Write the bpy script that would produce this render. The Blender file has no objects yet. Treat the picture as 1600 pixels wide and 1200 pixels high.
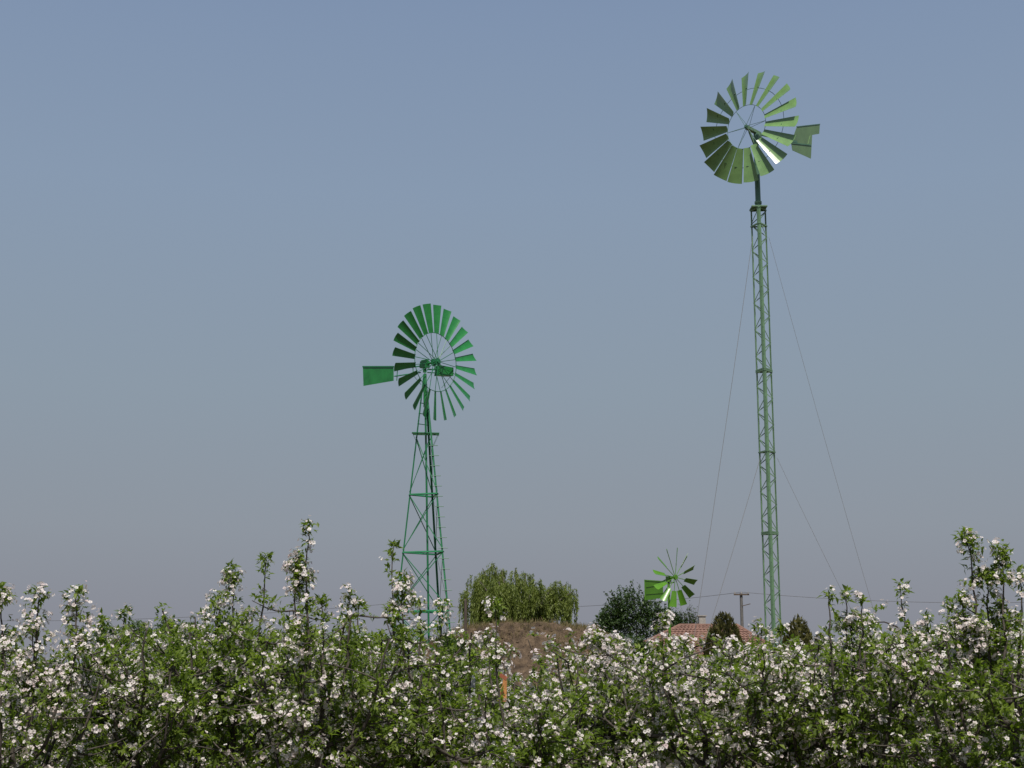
import bpy, math
import numpy as np
from mathutils import Vector, Matrix

# ------------------------------------------------------------------ camera, sky, sun, exposure
SC = bpy.context.scene
COL = SC.collection
EYE = 1.6
F = 2200.0                        # focal length in pixels of a 1600 wide picture
TH = math.atan(440.0 / F)         # upward pitch, horizon at row 1040 of 1200
cam_d = bpy.data.cameras.new('camera')
cam_d.sensor_width = 36.0
cam_d.lens = 36.0 * F / 1600.0
cam_d.clip_start = 0.1
cam_d.clip_end = 6000.0
cam = bpy.data.objects.new('camera', cam_d)
COL.objects.link(cam)
cam.location = (0, 0, EYE)
cam.rotation_euler = (math.radians(90) + TH, 0, 0)
SC.camera = cam

SUN_EL = math.radians(57)
SUN_AZ = math.radians(4)          # to the right of straight behind the camera
world = bpy.data.worlds.new('World')
SC.world = world
world.use_nodes = True
wn = world.node_tree.nodes
wl = world.node_tree.links
wn.clear()
sky = wn.new('ShaderNodeTexSky')
sky.sky_type = 'NISHITA'
sky.sun_disc = False
sky.sun_elevation = SUN_EL
sky.sun_rotation = math.radians(180) - SUN_AZ
sky.altitude = 0
sky.air_density = 1.0
sky.dust_density = 1.0
sky.ozone_density = 1.0
# the lower sky is a layer of haze, the same all round the horizon, clearing into the blue above
SKY = 0.12
hs = wn.new('ShaderNodeHueSaturation')
hs.inputs['Saturation'].default_value = 0.9
wl.new(sky.outputs[0], hs.inputs['Color'])
tc_ = wn.new('ShaderNodeTexCoord')
sep = wn.new('ShaderNodeSeparateXYZ')
wl.new(tc_.outputs['Generated'], sep.inputs[0])
ramp = wn.new('ShaderNodeValToRGB')
ramp.color_ramp.interpolation = 'LINEAR'
stops = [(0.0, (0.240, 0.250, 0.290)), (0.038, (0.254, 0.267, 0.310)), (0.094, (0.270, 0.303, 0.350)), (0.19, (0.262, 0.323, 0.392)),
         (0.325, (0.244, 0.320, 0.434)), (0.445, (0.212, 0.288, 0.425)), (0.7, (0.155, 0.228, 0.37))]
cr = ramp.color_ramp
while len(cr.elements) < len(stops): cr.elements.new(0.5)
for e, (p_, c_) in zip(cr.elements, stops):
    e.position = p_; e.color = (*c_, 1)
wl.new(sep.outputs['Z'], ramp.inputs['Fac'])
mul = wn.new('ShaderNodeMixRGB'); mul.blend_type = 'MULTIPLY'; mul.inputs['Fac'].default_value = 1.0
k_ = 1.0 / SKY
mul.inputs['Color2'].default_value = (k_, k_, k_, 1)
wl.new(ramp.outputs['Color'], mul.inputs['Color1'])
clear = wn.new('ShaderNodeMapRange')
clear.interpolation_type = 'SMOOTHSTEP'
clear.inputs['From Min'].default_value = 0.40; clear.inputs['From Max'].default_value = 0.75
wl.new(sep.outputs['Z'], clear.inputs['Value'])
mixs = wn.new('ShaderNodeMixRGB')
wl.new(clear.outputs[0], mixs.inputs['Fac'])
wl.new(mul.outputs[0], mixs.inputs['Color1'])
wl.new(hs.outputs[0], mixs.inputs['Color2'])
bg = wn.new('ShaderNodeBackground')
bg.inputs['Strength'].default_value = SKY
wo = wn.new('ShaderNodeOutputWorld')
wl.new(mixs.outputs[0], bg.inputs['Color'])
wl.new(bg.outputs[0], wo.inputs['Surface'])

sd = bpy.data.lights.new('sun', 'SUN')
sd.energy = 4.6
sd.angle = math.radians(0.53)
sd.color = (1.0, 0.95, 0.87)
sun = bpy.data.objects.new('sun', sd)
COL.objects.link(sun)
sdir = Vector((math.sin(SUN_AZ) * math.cos(SUN_EL), -math.cos(SUN_AZ) * math.cos(SUN_EL), math.sin(SUN_EL)))
sun.rotation_euler = sdir.to_track_quat('Z', 'Y').to_euler()
sun.location = (0, -20, 40)

vs = SC.view_settings
vs.view_transform = 'Standard'
vs.look = 'None'
vs.exposure = 0.0
vs.gamma = 1.0
vs.use_curve_mapping = False

# ------------------------------------------------------------------ small helpers
RNG = np.random.default_rng(7)


def ray(x, y):
    """world direction of a photo pixel (1600x1200)"""
    xc = (x - 800.0) / F
    yc = (600.0 - y) / F
    return Vector((xc, math.cos(TH) - yc * math.sin(TH), math.sin(TH) + yc * math.cos(TH)))


def at(x, y, d):
    """place a point of the photo at ground distance d"""
    r = ray(x, y)
    return Vector((0, 0, EYE)) + r * (d / r.y)


def on_plane(x, y, p0, nrm):
    r = ray(x, y)
    o = Vector((0, 0, EYE))
    return o + r * ((Vector(p0) - o).dot(nrm) / r.dot(nrm))


def tag(o, label=None, cat=None, group=None, kind=None):
    if label: o['label'] = label
    if cat: o['category'] = cat
    if group: o['group'] = group
    if kind: o['kind'] = kind
    return o


def empty(name, loc, label, cat, group=None):
    o = bpy.data.objects.new(name, None)
    o.empty_display_size = 0.2
    COL.objects.link(o)
    o.location = loc
    return tag(o, label, cat, group)


def np_mesh(name, V, faces, tint=None, smooth=False):
    """V (n,3); faces (m,k) int array, or list of such arrays"""
    if not isinstance(faces, (list, tuple)):
        faces = [faces]
    faces = [np.asarray(f, dtype=np.int32) for f in faces if len(f)]
    me = bpy.data.meshes.new(name)
    V = np.asarray(V, dtype=np.float32)
    me.vertices.add(len(V))
    me.vertices.foreach_set('co', V.ravel())
    li = np.concatenate([f.ravel() for f in faces])
    tot = np.concatenate([np.full(len(f), f.shape[1], dtype=np.int32) for f in faces])
    st = np.concatenate([[0], np.cumsum(tot)[:-1]]).astype(np.int32)
    me.loops.add(len(li))
    me.loops.foreach_set('vertex_index', li.astype(np.int32))
    me.polygons.add(len(tot))
    me.polygons.foreach_set('loop_start', st)
    me.polygons.foreach_set('loop_total', tot)
    if tint is not None:
        a = me.attributes.new('tint', 'FLOAT', 'POINT')
        a.data.foreach_set('value', np.asarray(tint, dtype=np.float32))
    me.update(calc_edges=True)
    me.validate()
    if smooth:
        me.polygons.foreach_set('use_smooth', np.ones(len(me.polygons), dtype=bool))
    return me


def obj(name, me, mat, parent=None, loc=None):
    if mat is not None and len(me.materials) == 0:
        me.materials.append(mat)
    o = bpy.data.objects.new(name, me)
    COL.objects.link(o)
    if parent is not None:
        o.parent = parent
    if loc is not None:
        o.location = loc
    return o


class MB:
    """collects simple solids into one mesh"""
    def __init__(s):
        s.v = []; s.f = []

    def add(s, vs_, fs):
        b = len(s.v)
        s.v += [tuple(p) for p in vs_]
        s.f += [tuple(i + b for i in f) for f in fs]

    def box(s, c, h, M=None):
        vs_ = [Vector((x * h[0], y * h[1], z * h[2])) for x in (-1, 1) for y in (-1, 1) for z in (-1, 1)]
        if M is not None: vs_ = [M @ v for v in vs_]
        s.add([v + Vector(c) for v in vs_], [(0, 1, 3, 2), (4, 6, 7, 5), (0, 4, 5, 1), (2, 3, 7, 6), (0, 2, 6, 4), (1, 5, 7, 3)])

    def prof(s, p, q, pts, up=(0, 0, 1), pts2=None):
        """extrude a closed profile (list of (a,b)) from p to q"""
        p, q = Vector(p), Vector(q)
        z = (q - p).normalized()
        u = Vector(up)
        if abs(z.dot(u)) > 0.98: u = Vector((0, -1, 0))
        x = u.cross(z).normalized()
        y = z.cross(x)
        n = len(pts)
        pts2 = pts2 or pts
        vs_ = [p + x * a + y * b for a, b in pts] + [q + x * a + y * b for a, b in pts2]
        fs = [(i, (i + 1) % n, n + (i + 1) % n, n + i) for i in range(n)]
        fs += [tuple(range(n - 1, -1, -1)), tuple(range(n, 2 * n))]
        s.add(vs_, fs)

    def rod(s, p, q, r, k=6, r2=None, up=(0, 0, 1)):
        c = [(math.cos(2 * math.pi * i / k), math.sin(2 * math.pi * i / k)) for i in range(k)]
        r2 = r if r2 is None else r2
        s.prof(p, q, [(a * r, b * r) for a, b in c], up, [(a * r2, b * r2) for a, b in c])

    def bar(s, p, q, w, h, up=(0, 0, 1)):
        s.prof(p, q, [(-w / 2, -h / 2), (w / 2, -h / 2), (w / 2, h / 2), (-w / 2, h / 2)], up)

    def angle(s, p, q, w, t=None, up=(0, 0, 1)):
        """L section, its corner on the line, legs opening towards -up"""
        t = t or w * 0.14
        k = 0.70710678
        L = [(0, 0), (w, 0), (w, t), (t, t), (t, w), (0, w)]
        # corner points along +up, so rotate by 225 degrees
        pts = [(-a * k + b * k, -a * k - b * k) for a, b in L]
        s.prof(p, q, pts, up)

    def mesh(s, name):
        me = bpy.data.meshes.new(name)
        me.from_pydata(s.v, [], s.f)
        me.update()
        return me

    def build(s, name, mat, parent=None, loc=None):
        return obj(name, s.mesh(name), mat, parent, loc)


def tubes_np(polys, k=6):
    """polys: list of (pts (n,3), radii (n,)); returns verts and quad faces"""
    V = []; Q = []; base = 0
    ang = np.arange(k) * 2 * np.pi / k
    for pts, rad in polys:
        pts = np.asarray(pts, float); rad = np.asarray(rad, float)
        n = len(pts)
        t = np.gradient(pts, axis=0)
        t /= np.linalg.norm(t, axis=1, keepdims=True) + 1e-9
        ref = np.where(np.abs(t[:, 2:3]) > 0.9, np.array([[1.0, 0, 0]]), np.array([[0, 0, 1.0]]))
        ref = np.repeat(ref[:1], n, axis=0) if n else ref
        a = np.cross(ref, t); a /= np.linalg.norm(a, axis=1, keepdims=True) + 1e-9
        b = np.cross(t, a)
        ring = pts[:, None, :] + rad[:, None, None] * (a[:, None, :] * np.cos(ang)[None, :, None] + b[:, None, :] * np.sin(ang)[None, :, None])
        V.append(ring.reshape(-1, 3))
        i = np.arange(n - 1)[:, None] * k + np.arange(k)[None, :]
        j = np.arange(n - 1)[:, None] * k + (np.arange(k)[None, :] + 1) % k
        q = np.stack([i, j, j + k, i + k], axis=-1).reshape(-1, 4) + base
        Q.append(q)
        base += n * k
    return np.concatenate(V), np.concatenate(Q)


# ------------------------------------------------------------------ materials
def new_mat(name):
    m = bpy.data.materials.new(name)
    m.use_nodes = True
    nt = m.node_tree
    nt.nodes.clear()
    out = nt.nodes.new('ShaderNodeOutputMaterial')
    return m, nt, nt.nodes, nt.links, out


def noise_col(nt, c1, c2, scale, detail=4.0, coord='Object', stretch=None, lo=0.35, hi=0.65):
    n = nt.nodes
    tc = n.new('ShaderNodeTexCoord')
    src = tc.outputs[coord]
    if stretch:
        mp = n.new('ShaderNodeMapping')
        mp.inputs['Scale'].default_value = stretch
        nt.links.new(src, mp.inputs['Vector'])
        src = mp.outputs[0]
    tx = n.new('ShaderNodeTexNoise')
    tx.inputs['Scale'].default_value = scale
    tx.inputs['Detail'].default_value = detail
    tx.inputs['Roughness'].default_value = 0.62
    nt.links.new(src, tx.inputs['Vector'])
    r = n.new('ShaderNodeValToRGB')
    r.color_ramp.elements[0].position = lo
    r.color_ramp.elements[1].position = hi
    r.color_ramp.elements[0].color = (*c1, 1)
    r.color_ramp.elements[1].color = (*c2, 1)
    nt.links.new(tx.outputs['Fac'], r.inputs['Fac'])
    return r.outputs['Color'], tx.outputs['Fac']


def mat_rough(name, c1, c2, scale=6.0, rough=0.8, bump=0.3, dist=0.02, stretch=None, coord='Object', spec=0.3):
    m, nt, n, l, out = new_mat(name)
    p = n.new('ShaderNodeBsdfPrincipled')
    col, fac = noise_col(nt, c1, c2, scale, 6, coord, stretch)
    l.new(col, p.inputs['Base Color'])
    p.inputs['Roughness'].default_value = rough
    p.inputs['Specular IOR Level'].default_value = spec
    b = n.new('ShaderNodeBump')
    b.inputs['Strength'].default_value = bump
    b.inputs['Distance'].default_value = dist
    l.new(fac, b.inputs['Height'])
    l.new(b.outputs[0], p.inputs['Normal'])
    l.new(p.outputs[0], out.inputs[0])
    return m


def mat_paint(name, c, rough=0.34, var=0.82, spec=0.5):
    """weathered gloss paint on sheet metal"""
    m, nt, n, l, out = new_mat(name)
    p = n.new('ShaderNodeBsdfPrincipled')
    d = tuple(x * var for x in c)
    col, fac = noise_col(nt, d, c, 2.3, 6)
    l.new(col, p.inputs['Base Color'])
    mr = n.new('ShaderNodeMapRange')
    mr.inputs['To Min'].default_value = rough - 0.06
    mr.inputs['To Max'].default_value = rough + 0.12
    l.new(fac, mr.inputs['Value'])
    l.new(mr.outputs[0], p.inputs['Roughness'])
    p.inputs['Specular IOR Level'].default_value = spec
    l.new(p.outputs[0], out.inputs[0])
    return m


def mat_leaf(name, dark, light, trans=0.3, rough=0.45, tcol=None):
    """two-sided leaf; per-leaf tint attribute"""
    m, nt, n, l, out = new_mat(name)
    a = n.new('ShaderNodeAttribute')
    a.attribute_name = 'tint'
    r = n.new('ShaderNodeValToRGB')
    r.color_ramp.elements[0].color = (*dark, 1)
    r.color_ramp.elements[1].color = (*light, 1)
    l.new(a.outputs['Fac'], r.inputs['Fac'])
    p = n.new('ShaderNodeBsdfPrincipled')
    p.inputs['Roughness'].default_value = rough
    p.inputs['Specular IOR Level'].default_value = 0.35
    l.new(r.outputs[0], p.inputs['Base Color'])
    t = n.new('ShaderNodeBsdfTranslucent')
    if tcol:
        t.inputs['Color'].default_value = (*tcol, 1)
    else:
        g = n.new('ShaderNodeMixRGB')
        g.blend_type = 'MULTIPLY'
        g.inputs['Fac'].default_value = 1.0
        g.inputs['Color2'].default_value = (1.5, 1.7, 0.7, 1)
        l.new(r.outputs[0], g.inputs['Color1'])
        l.new(g.outputs[0], t.inputs['Color'])
    mx = n.new('ShaderNodeMixShader')
    mx.inputs[0].default_value = trans
    l.new(p.outputs[0], mx.inputs[1])
    l.new(t.outputs[0], mx.inputs[2])
    l.new(mx.outputs[0], out.inputs[0])
    return m


M = {}
M['pale_green'] = mat_paint('pale_green_paint', (0.165, 0.295, 0.105), 0.17, 0.8, 0.6)
M['mast_green'] = mat_paint('mast_green_paint', (0.14, 0.25, 0.135), 0.42, 0.7)
M['olive_green'] = mat_paint('olive_green_paint', (0.12, 0.20, 0.09), 0.42)
M['emerald'] = mat_paint('emerald_paint', (0.022, 0.205, 0.046), 0.27, 0.68)
M['emerald_dark'] = mat_paint('emerald_frame_paint', (0.016, 0.15, 0.055), 0.38)
M['lime'] = mat_paint('lime_paint', (0.09, 0.24, 0.015), 0.30, 0.72)
M['steel'] = mat_paint('dark_wire_steel', (0.12, 0.12, 0.13), 0.5)
M['guy'] = mat_paint('guy_wire_steel', (0.16, 0.155, 0.15), 0.5)
M['apple_leaf'] = mat_leaf('apple_leaf', (0.066, 0.104, 0.016), (0.21, 0.272, 0.048), 0.48)
M['petal'] = mat_leaf('apple_petal', (0.62, 0.45, 0.45), (0.80, 0.755, 0.72), 0.34, 0.6, (0.80, 0.72, 0.70))
M['apple_bark'] = mat_rough('apple_bark', (0.035, 0.028, 0.024), (0.10, 0.085, 0.07), 30, 0.9, 0.5, 0.01)
M['willow_leaf'] = mat_leaf('willow_leaf', (0.095, 0.13, 0.024), (0.22, 0.26, 0.06), 0.38)
M['shrub_leaf'] = mat_leaf('shrub_leaf', (0.023, 0.048, 0.015), (0.066, 0.108, 0.03), 0.22)
M['hedge_leaf'] = mat_leaf('hedge_leaf', (0.03, 0.06, 0.012), (0.08, 0.13, 0.025), 0.25)
M['thuja_leaf'] = mat_leaf('thuja_leaf', (0.065, 0.068, 0.018), (0.15, 0.135, 0.045), 0.12)
M['bark'] = mat_rough('grey_bark', (0.05, 0.045, 0.038), (0.14, 0.12, 0.10), 14, 0.9, 0.5, 0.02, (1, 1, 0.3))
M['wood'] = mat_rough('weathered_wood', (0.05, 0.038, 0.03), (0.13, 0.10, 0.08), 20, 0.85, 0.4, 0.01, (1, 1, 0.15))
M['pole'] = mat_rough('pole_concrete', (0.09, 0.085, 0.08), (0.16, 0.15, 0.14), 9, 0.9, 0.2, 0.01)
M['orange'] = mat_rough('orange_paint', (0.34, 0.14, 0.045), (0.50, 0.23, 0.08), 40, 0.6, 0.1, 0.003)
M['rust'] = mat_rough('rusty_red', (0.20, 0.06, 0.03), (0.32, 0.11, 0.06), 18, 0.8, 0.3, 0.005)
M['grey_post'] = mat_rough('grey_post', (0.30, 0.30, 0.31), (0.45, 0.45, 0.46), 12, 0.8, 0.2, 0.005)
M['wall'] = mat_rough('house_plaster', (0.50, 0.46, 0.38), (0.62, 0.58, 0.50), 2.5, 0.9, 0.2, 0.01)
M['tile'] = mat_rough('roof_tile', (0.14, 0.082, 0.064), (0.24, 0.135, 0.102), 0.9, 0.85, 0.3, 0.02)
M['chimney'] = mat_rough('chimney_render', (0.24, 0.22, 0.20), (0.36, 0.33, 0.29), 5, 0.9, 0.3, 0.01)
M['glass'] = mat_paint('window_glass', (0.03, 0.035, 0.04), 0.1)
M['earth'] = mat_rough('mound_earth', (0.054, 0.037, 0.024), (0.152, 0.105, 0.065), 3.4, 0.95, 1.0, 0.25)
M['ground'] = mat_rough('orchard_soil', (0.032, 0.042, 0.016), (0.14, 0.105, 0.068), 0.9, 0.95, 0.8, 0.08)
M['dry_grass'] = mat_leaf('dry_grass', (0.10, 0.09, 0.035), (0.24, 0.18, 0.09), 0.3, 0.7)
M['green_grass'] = mat_leaf('green_grass', (0.04, 0.07, 0.015), (0.10, 0.14, 0.03), 0.3, 0.6)

# ------------------------------------------------------------------ ground and mound
def fbm(x, y, seed=0, oct_=5):
    r = np.random.default_rng(seed)
    s = 0; a = 1.0; f = 1.0
    for _ in range(oct_):
        for _ in range(3):
            th = r.uniform(0, 6.28); ph = r.uniform(0, 6.28)
            s = s + a * np.sin(f * (x * np.cos(th) + y * np.sin(th)) + ph) / 3
        a *= 0.55; f *= 1.93
    return s


def grid(xs, ys, zf):
    X, Y = np.meshgrid(xs, ys)
    Z = zf(X, Y)
    V = np.stack([X, Y, Z], -1).reshape(-1, 3)
    nx, ny = len(xs), len(ys)
    i = (np.arange(ny - 1)[:, None] * nx + np.arange(nx - 1)[None, :]).ravel()
    return V, np.stack([i, i + 1, i + nx + 1, i + nx], -1)


def spaced(lim, fine, n1, n2):
    a = np.linspace(-fine, fine, n1)
    b = np.geomspace(fine, lim, n2)[1:]
    return np.concatenate([-b[::-1], a, b])


gx = spaced(3000, 40, 161, 14)
gy = spaced(3000, 60, 241, 14)
V, Q = grid(gx, gy, lambda x, y: 0.035 * fbm(x * 1.3, y * 1.3, 3) * np.exp(-(x * x + y * y) / 90.0 ** 2))
g = obj('ground', np_mesh('ground', V, Q, smooth=True), M['ground'])
tag(g, 'bare brown orchard soil with dry grass under the trees', kind='structure')

MD = 47.0        # mound distance


def mound_h(x, y):
    # crest profile in the photo: rows 978-985 between columns 690 and 935, down to 1040 at column 1005
    k = MD / 2245.0
    cx = np.interp(x, [(600 - 800) * k, (655 - 800) * k, (705 - 800) * k, (790 - 800) * k, (860 - 800) * k, (930 - 800) * k, (975 - 800) * k, (1010 - 800) * k, (1060 - 800) * k],
                   [0.0, 2.2, 2.78, 2.95, 2.98, 2.85, 2.2, 1.2, 0.0])
    fy = np.interp(y, [MD - 4.2, MD - 3.2, MD - 0.9, MD - 0.35, MD + 2.0, MD + 5.0], [0.0, 0.28, 0.8, 1.0, 0.98, 0.0])
    h = cx * fy
    n = fbm(x * 2.2, y * 2.2, 11) * 0.10 + fbm(x * 7, y * 7, 12) * 0.07 + fbm(x * 19, y * 19, 13, 3) * 0.03
    n = n - 0.60 * np.exp(-((y - (MD - 0.75)) / 0.26) ** 2) * np.clip(fbm(x * 1.9, 0 * y, 15) + 0.25, 0, 1)
    return np.maximum(h + n * np.clip(h, 0, 1), -0.03) - 0.06


V, Q = grid(np.linspace(-5.2, 6.4, 260), np.linspace(MD - 4.5, MD + 5.2, 220), mound_h)
o = obj('earth_mound', np_mesh('earth_mound', V, Q, smooth=True), M['earth'])
tag(o, 'bare brown earth mound in front of the willow', kind='structure')


# ------------------------------------------------------------------ leaf cloud builders
def unit(v):
    return v / (np.linalg.norm(v, axis=-1, keepdims=True) + 1e-9)


def rand_unit(n, r):
    v = r.normal(size=(n, 3))
    return unit(v)


def leaves_np(P, D, U, L, W, tint, droop=0.25, fold=0.12):
    """P base, D direction, U approximate upper side, L length, W width; 5 verts, 4 triangles each"""
    n = len(P)
    D = unit(D)
    S = unit(np.cross(D, U))
    N = np.cross(S, D)
    L = L[:, None]; W = W[:, None]
    mid = P + D * L * 0.48 - N * W * fold
    tip = P + D * L - N * L * droop
    le = P + D * L * 0.45 + S * W * 0.5 + N * W * 0.10
    ri = P + D * L * 0.45 - S * W * 0.5 + N * W * 0.10
    V = np.stack([P, le, tip, ri, mid], 1).reshape(-1, 3)
    b = np.arange(n)[:, None] * 5
    T = np.concatenate([b + np.array([[0, 4, 1]]), b + np.array([[1, 4, 2]]), b + np.array([[2, 4, 3]]), b + np.array([[3, 4, 0]])], 1).reshape(-1, 3)
    return V, T, np.repeat(tint, 5)


def flowers_np(P, N, R, tint, r):
    """five cupped petals each: 4 verts (2 triangles as a quad) a petal"""
    n = len(P)
    N = unit(N)
    A = unit(np.cross(N, rand_unit(n, r)))
    B = np.cross(N, A)
    V = []
    ph = r.uniform(0, 6.28, n)
    cup = r.uniform(0.15, 0.55, n)[:, None]
    for k in range(5):
        a = ph + k * 2 * np.pi / 5
        d = A * np.cos(a)[:, None] + B * np.sin(a)[:, None]
        s = -A * np.sin(a)[:, None] + B * np.cos(a)[:, None]
        q0 = P + d * R[:, None] * 0.12
        q1 = P + d * R[:, None] * 0.62 + s * R[:, None] * 0.46 + N * R[:, None] * cup * 0.5
        q2 = P + d * R[:, None] * 1.0 + N * R[:, None] * cup
        q3 = P + d * R[:, None] * 0.62 - s * R[:, None] * 0.46 + N * R[:, None] * cup * 0.5
        V.append(np.stack([q0, q1, q2, q3], 1))
    V = np.stack(V, 1).reshape(-1, 3)
    Qf = (np.arange(n * 5)[:, None] * 4 + np.array([[0, 1, 2, 3]]))
    return V, Qf, np.repeat(tint, 20)


# ------------------------------------------------------------------ apple trees
def curve_pts(p0, p1, bend, n, r, wob=0.02):
    t = np.linspace(0, 1, n)[:, None]
    p0 = np.asarray(p0, float); p1 = np.asarray(p1, float)
    P = p0 * (1 - t) + p1 * t + np.asarray(bend)[None, :] * (4 * t * (1 - t))
    w = np.cumsum(r.normal(0, wob, (n, 3)), 0)
    w -= w[:1]
    w = w * (t > 0) - 0 * t
    return P + w * np.array([1, 1, 0.4])


def spur_foliage(SP, SD, bloom, r, lsz=1.0, nl=6, nf=6):
    """leaf rosettes and blossom clusters at spur points SP with outward directions SD"""
    n = len(SP)
    isf = r.uniform(size=n) < bloom
    # leaves
    k = nl
    P = np.repeat(SP, k, 0) + r.normal(0, 0.012, (n * k, 3))
    D = unit(np.repeat(SD, k, 0) * 0.55 + rand_unit(n * k, r) * 0.95 + np.array([0, 0, 0.15]))
    U = unit(np.array([[0, 0, 1.0]]) + 0.5 * rand_unit(n * k, r))
    L = r.uniform(0.03, 0.064, n * k) * lsz
    W = L * r.uniform(0.38, 0.54, n * k)
    keep = r.uniform(size=n * k) < np.where(np.repeat(isf, k), 0.72, 1.0)
    tl = np.clip(np.repeat(r.normal(0.45, 0.22, n), k) + r.normal(0, 0.14, n * k), 0, 1)
    lv = (P[keep], D[keep], U[keep], L[keep], W[keep], tl[keep])
    # flowers
    idx = np.where(isf)[0]
    cnt = r.integers(max(2, nf - 2), nf + 3, len(idx))
    rep = np.repeat(idx, cnt)
    m = len(rep)
    off = rand_unit(m, r)
    C = SP[rep] + SD[rep] * 0.035
    FP = C + off * (r.uniform(0.01, 0.045, m) * lsz)[:, None]
    FN = unit(off * 0.7 + SD[rep] * 0.6 + np.array([0, 0, 0.35]))
    R = r.uniform(0.0115, 0.0185, m) * lsz
    bud = r.uniform(size=m) < 0.12
    R = np.where(bud, R * 0.5, R)
    tf = np.where(bud, r.uniform(0.0, 0.25, m), np.clip(r.normal(0.78, 0.2, m), 0.2, 1))
    return lv, (FP, FN, R, tf)


def merge_leaf(parts):
    return [np.concatenate([p[i] for p in parts]) for i in range(len(parts[0]))]


def foliage_objs(parent, lvs, fls, r):
    lv = merge_leaf(lvs)
    V, T, tn = leaves_np(*lv)
    o = obj('leaves', np_mesh('leaves', V, T, tn), M['apple_leaf'], parent)
    o['kind'] = 'stuff'
    fl = merge_leaf(fls)
    if len(fl[0]):
        V, Qf, tn = flowers_np(*fl, r)
        o = obj('blossoms', np_mesh('blossoms', V, Qf, tn), M['petal'], parent)
        o['kind'] = 'stuff'


def along(P, m, r):
    """m random points on a polyline, with tangents"""
    seg = np.linalg.norm(np.diff(P, axis=0), axis=1)
    c = np.concatenate([[0], np.cumsum(seg)])
    s = np.sort(r.uniform(0, c[-1], m))
    X = np.stack([np.interp(s, c, P[:, i]) for i in range(3)], 1)
    T = unit(np.stack([np.interp(s, c, np.gradient(P[:, i])) for i in range(3)], 1))
    return X, T, s / (c[-1] + 1e-9)


def spurs_on(P, m, r, reach=(0.02, 0.09), lo=0.0):
    X, T, s = along(P, m, r)
    k = s >= lo
    X, T = X[k], T[k]
    d = rand_unit(len(X), r)
    d = unit(d - T * np.sum(d * T, 1, keepdims=True) * 0.7 + np.array([0, 0, 0.25]))
    return X + d * r.uniform(reach[0], reach[1], len(X))[:, None], d


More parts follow.
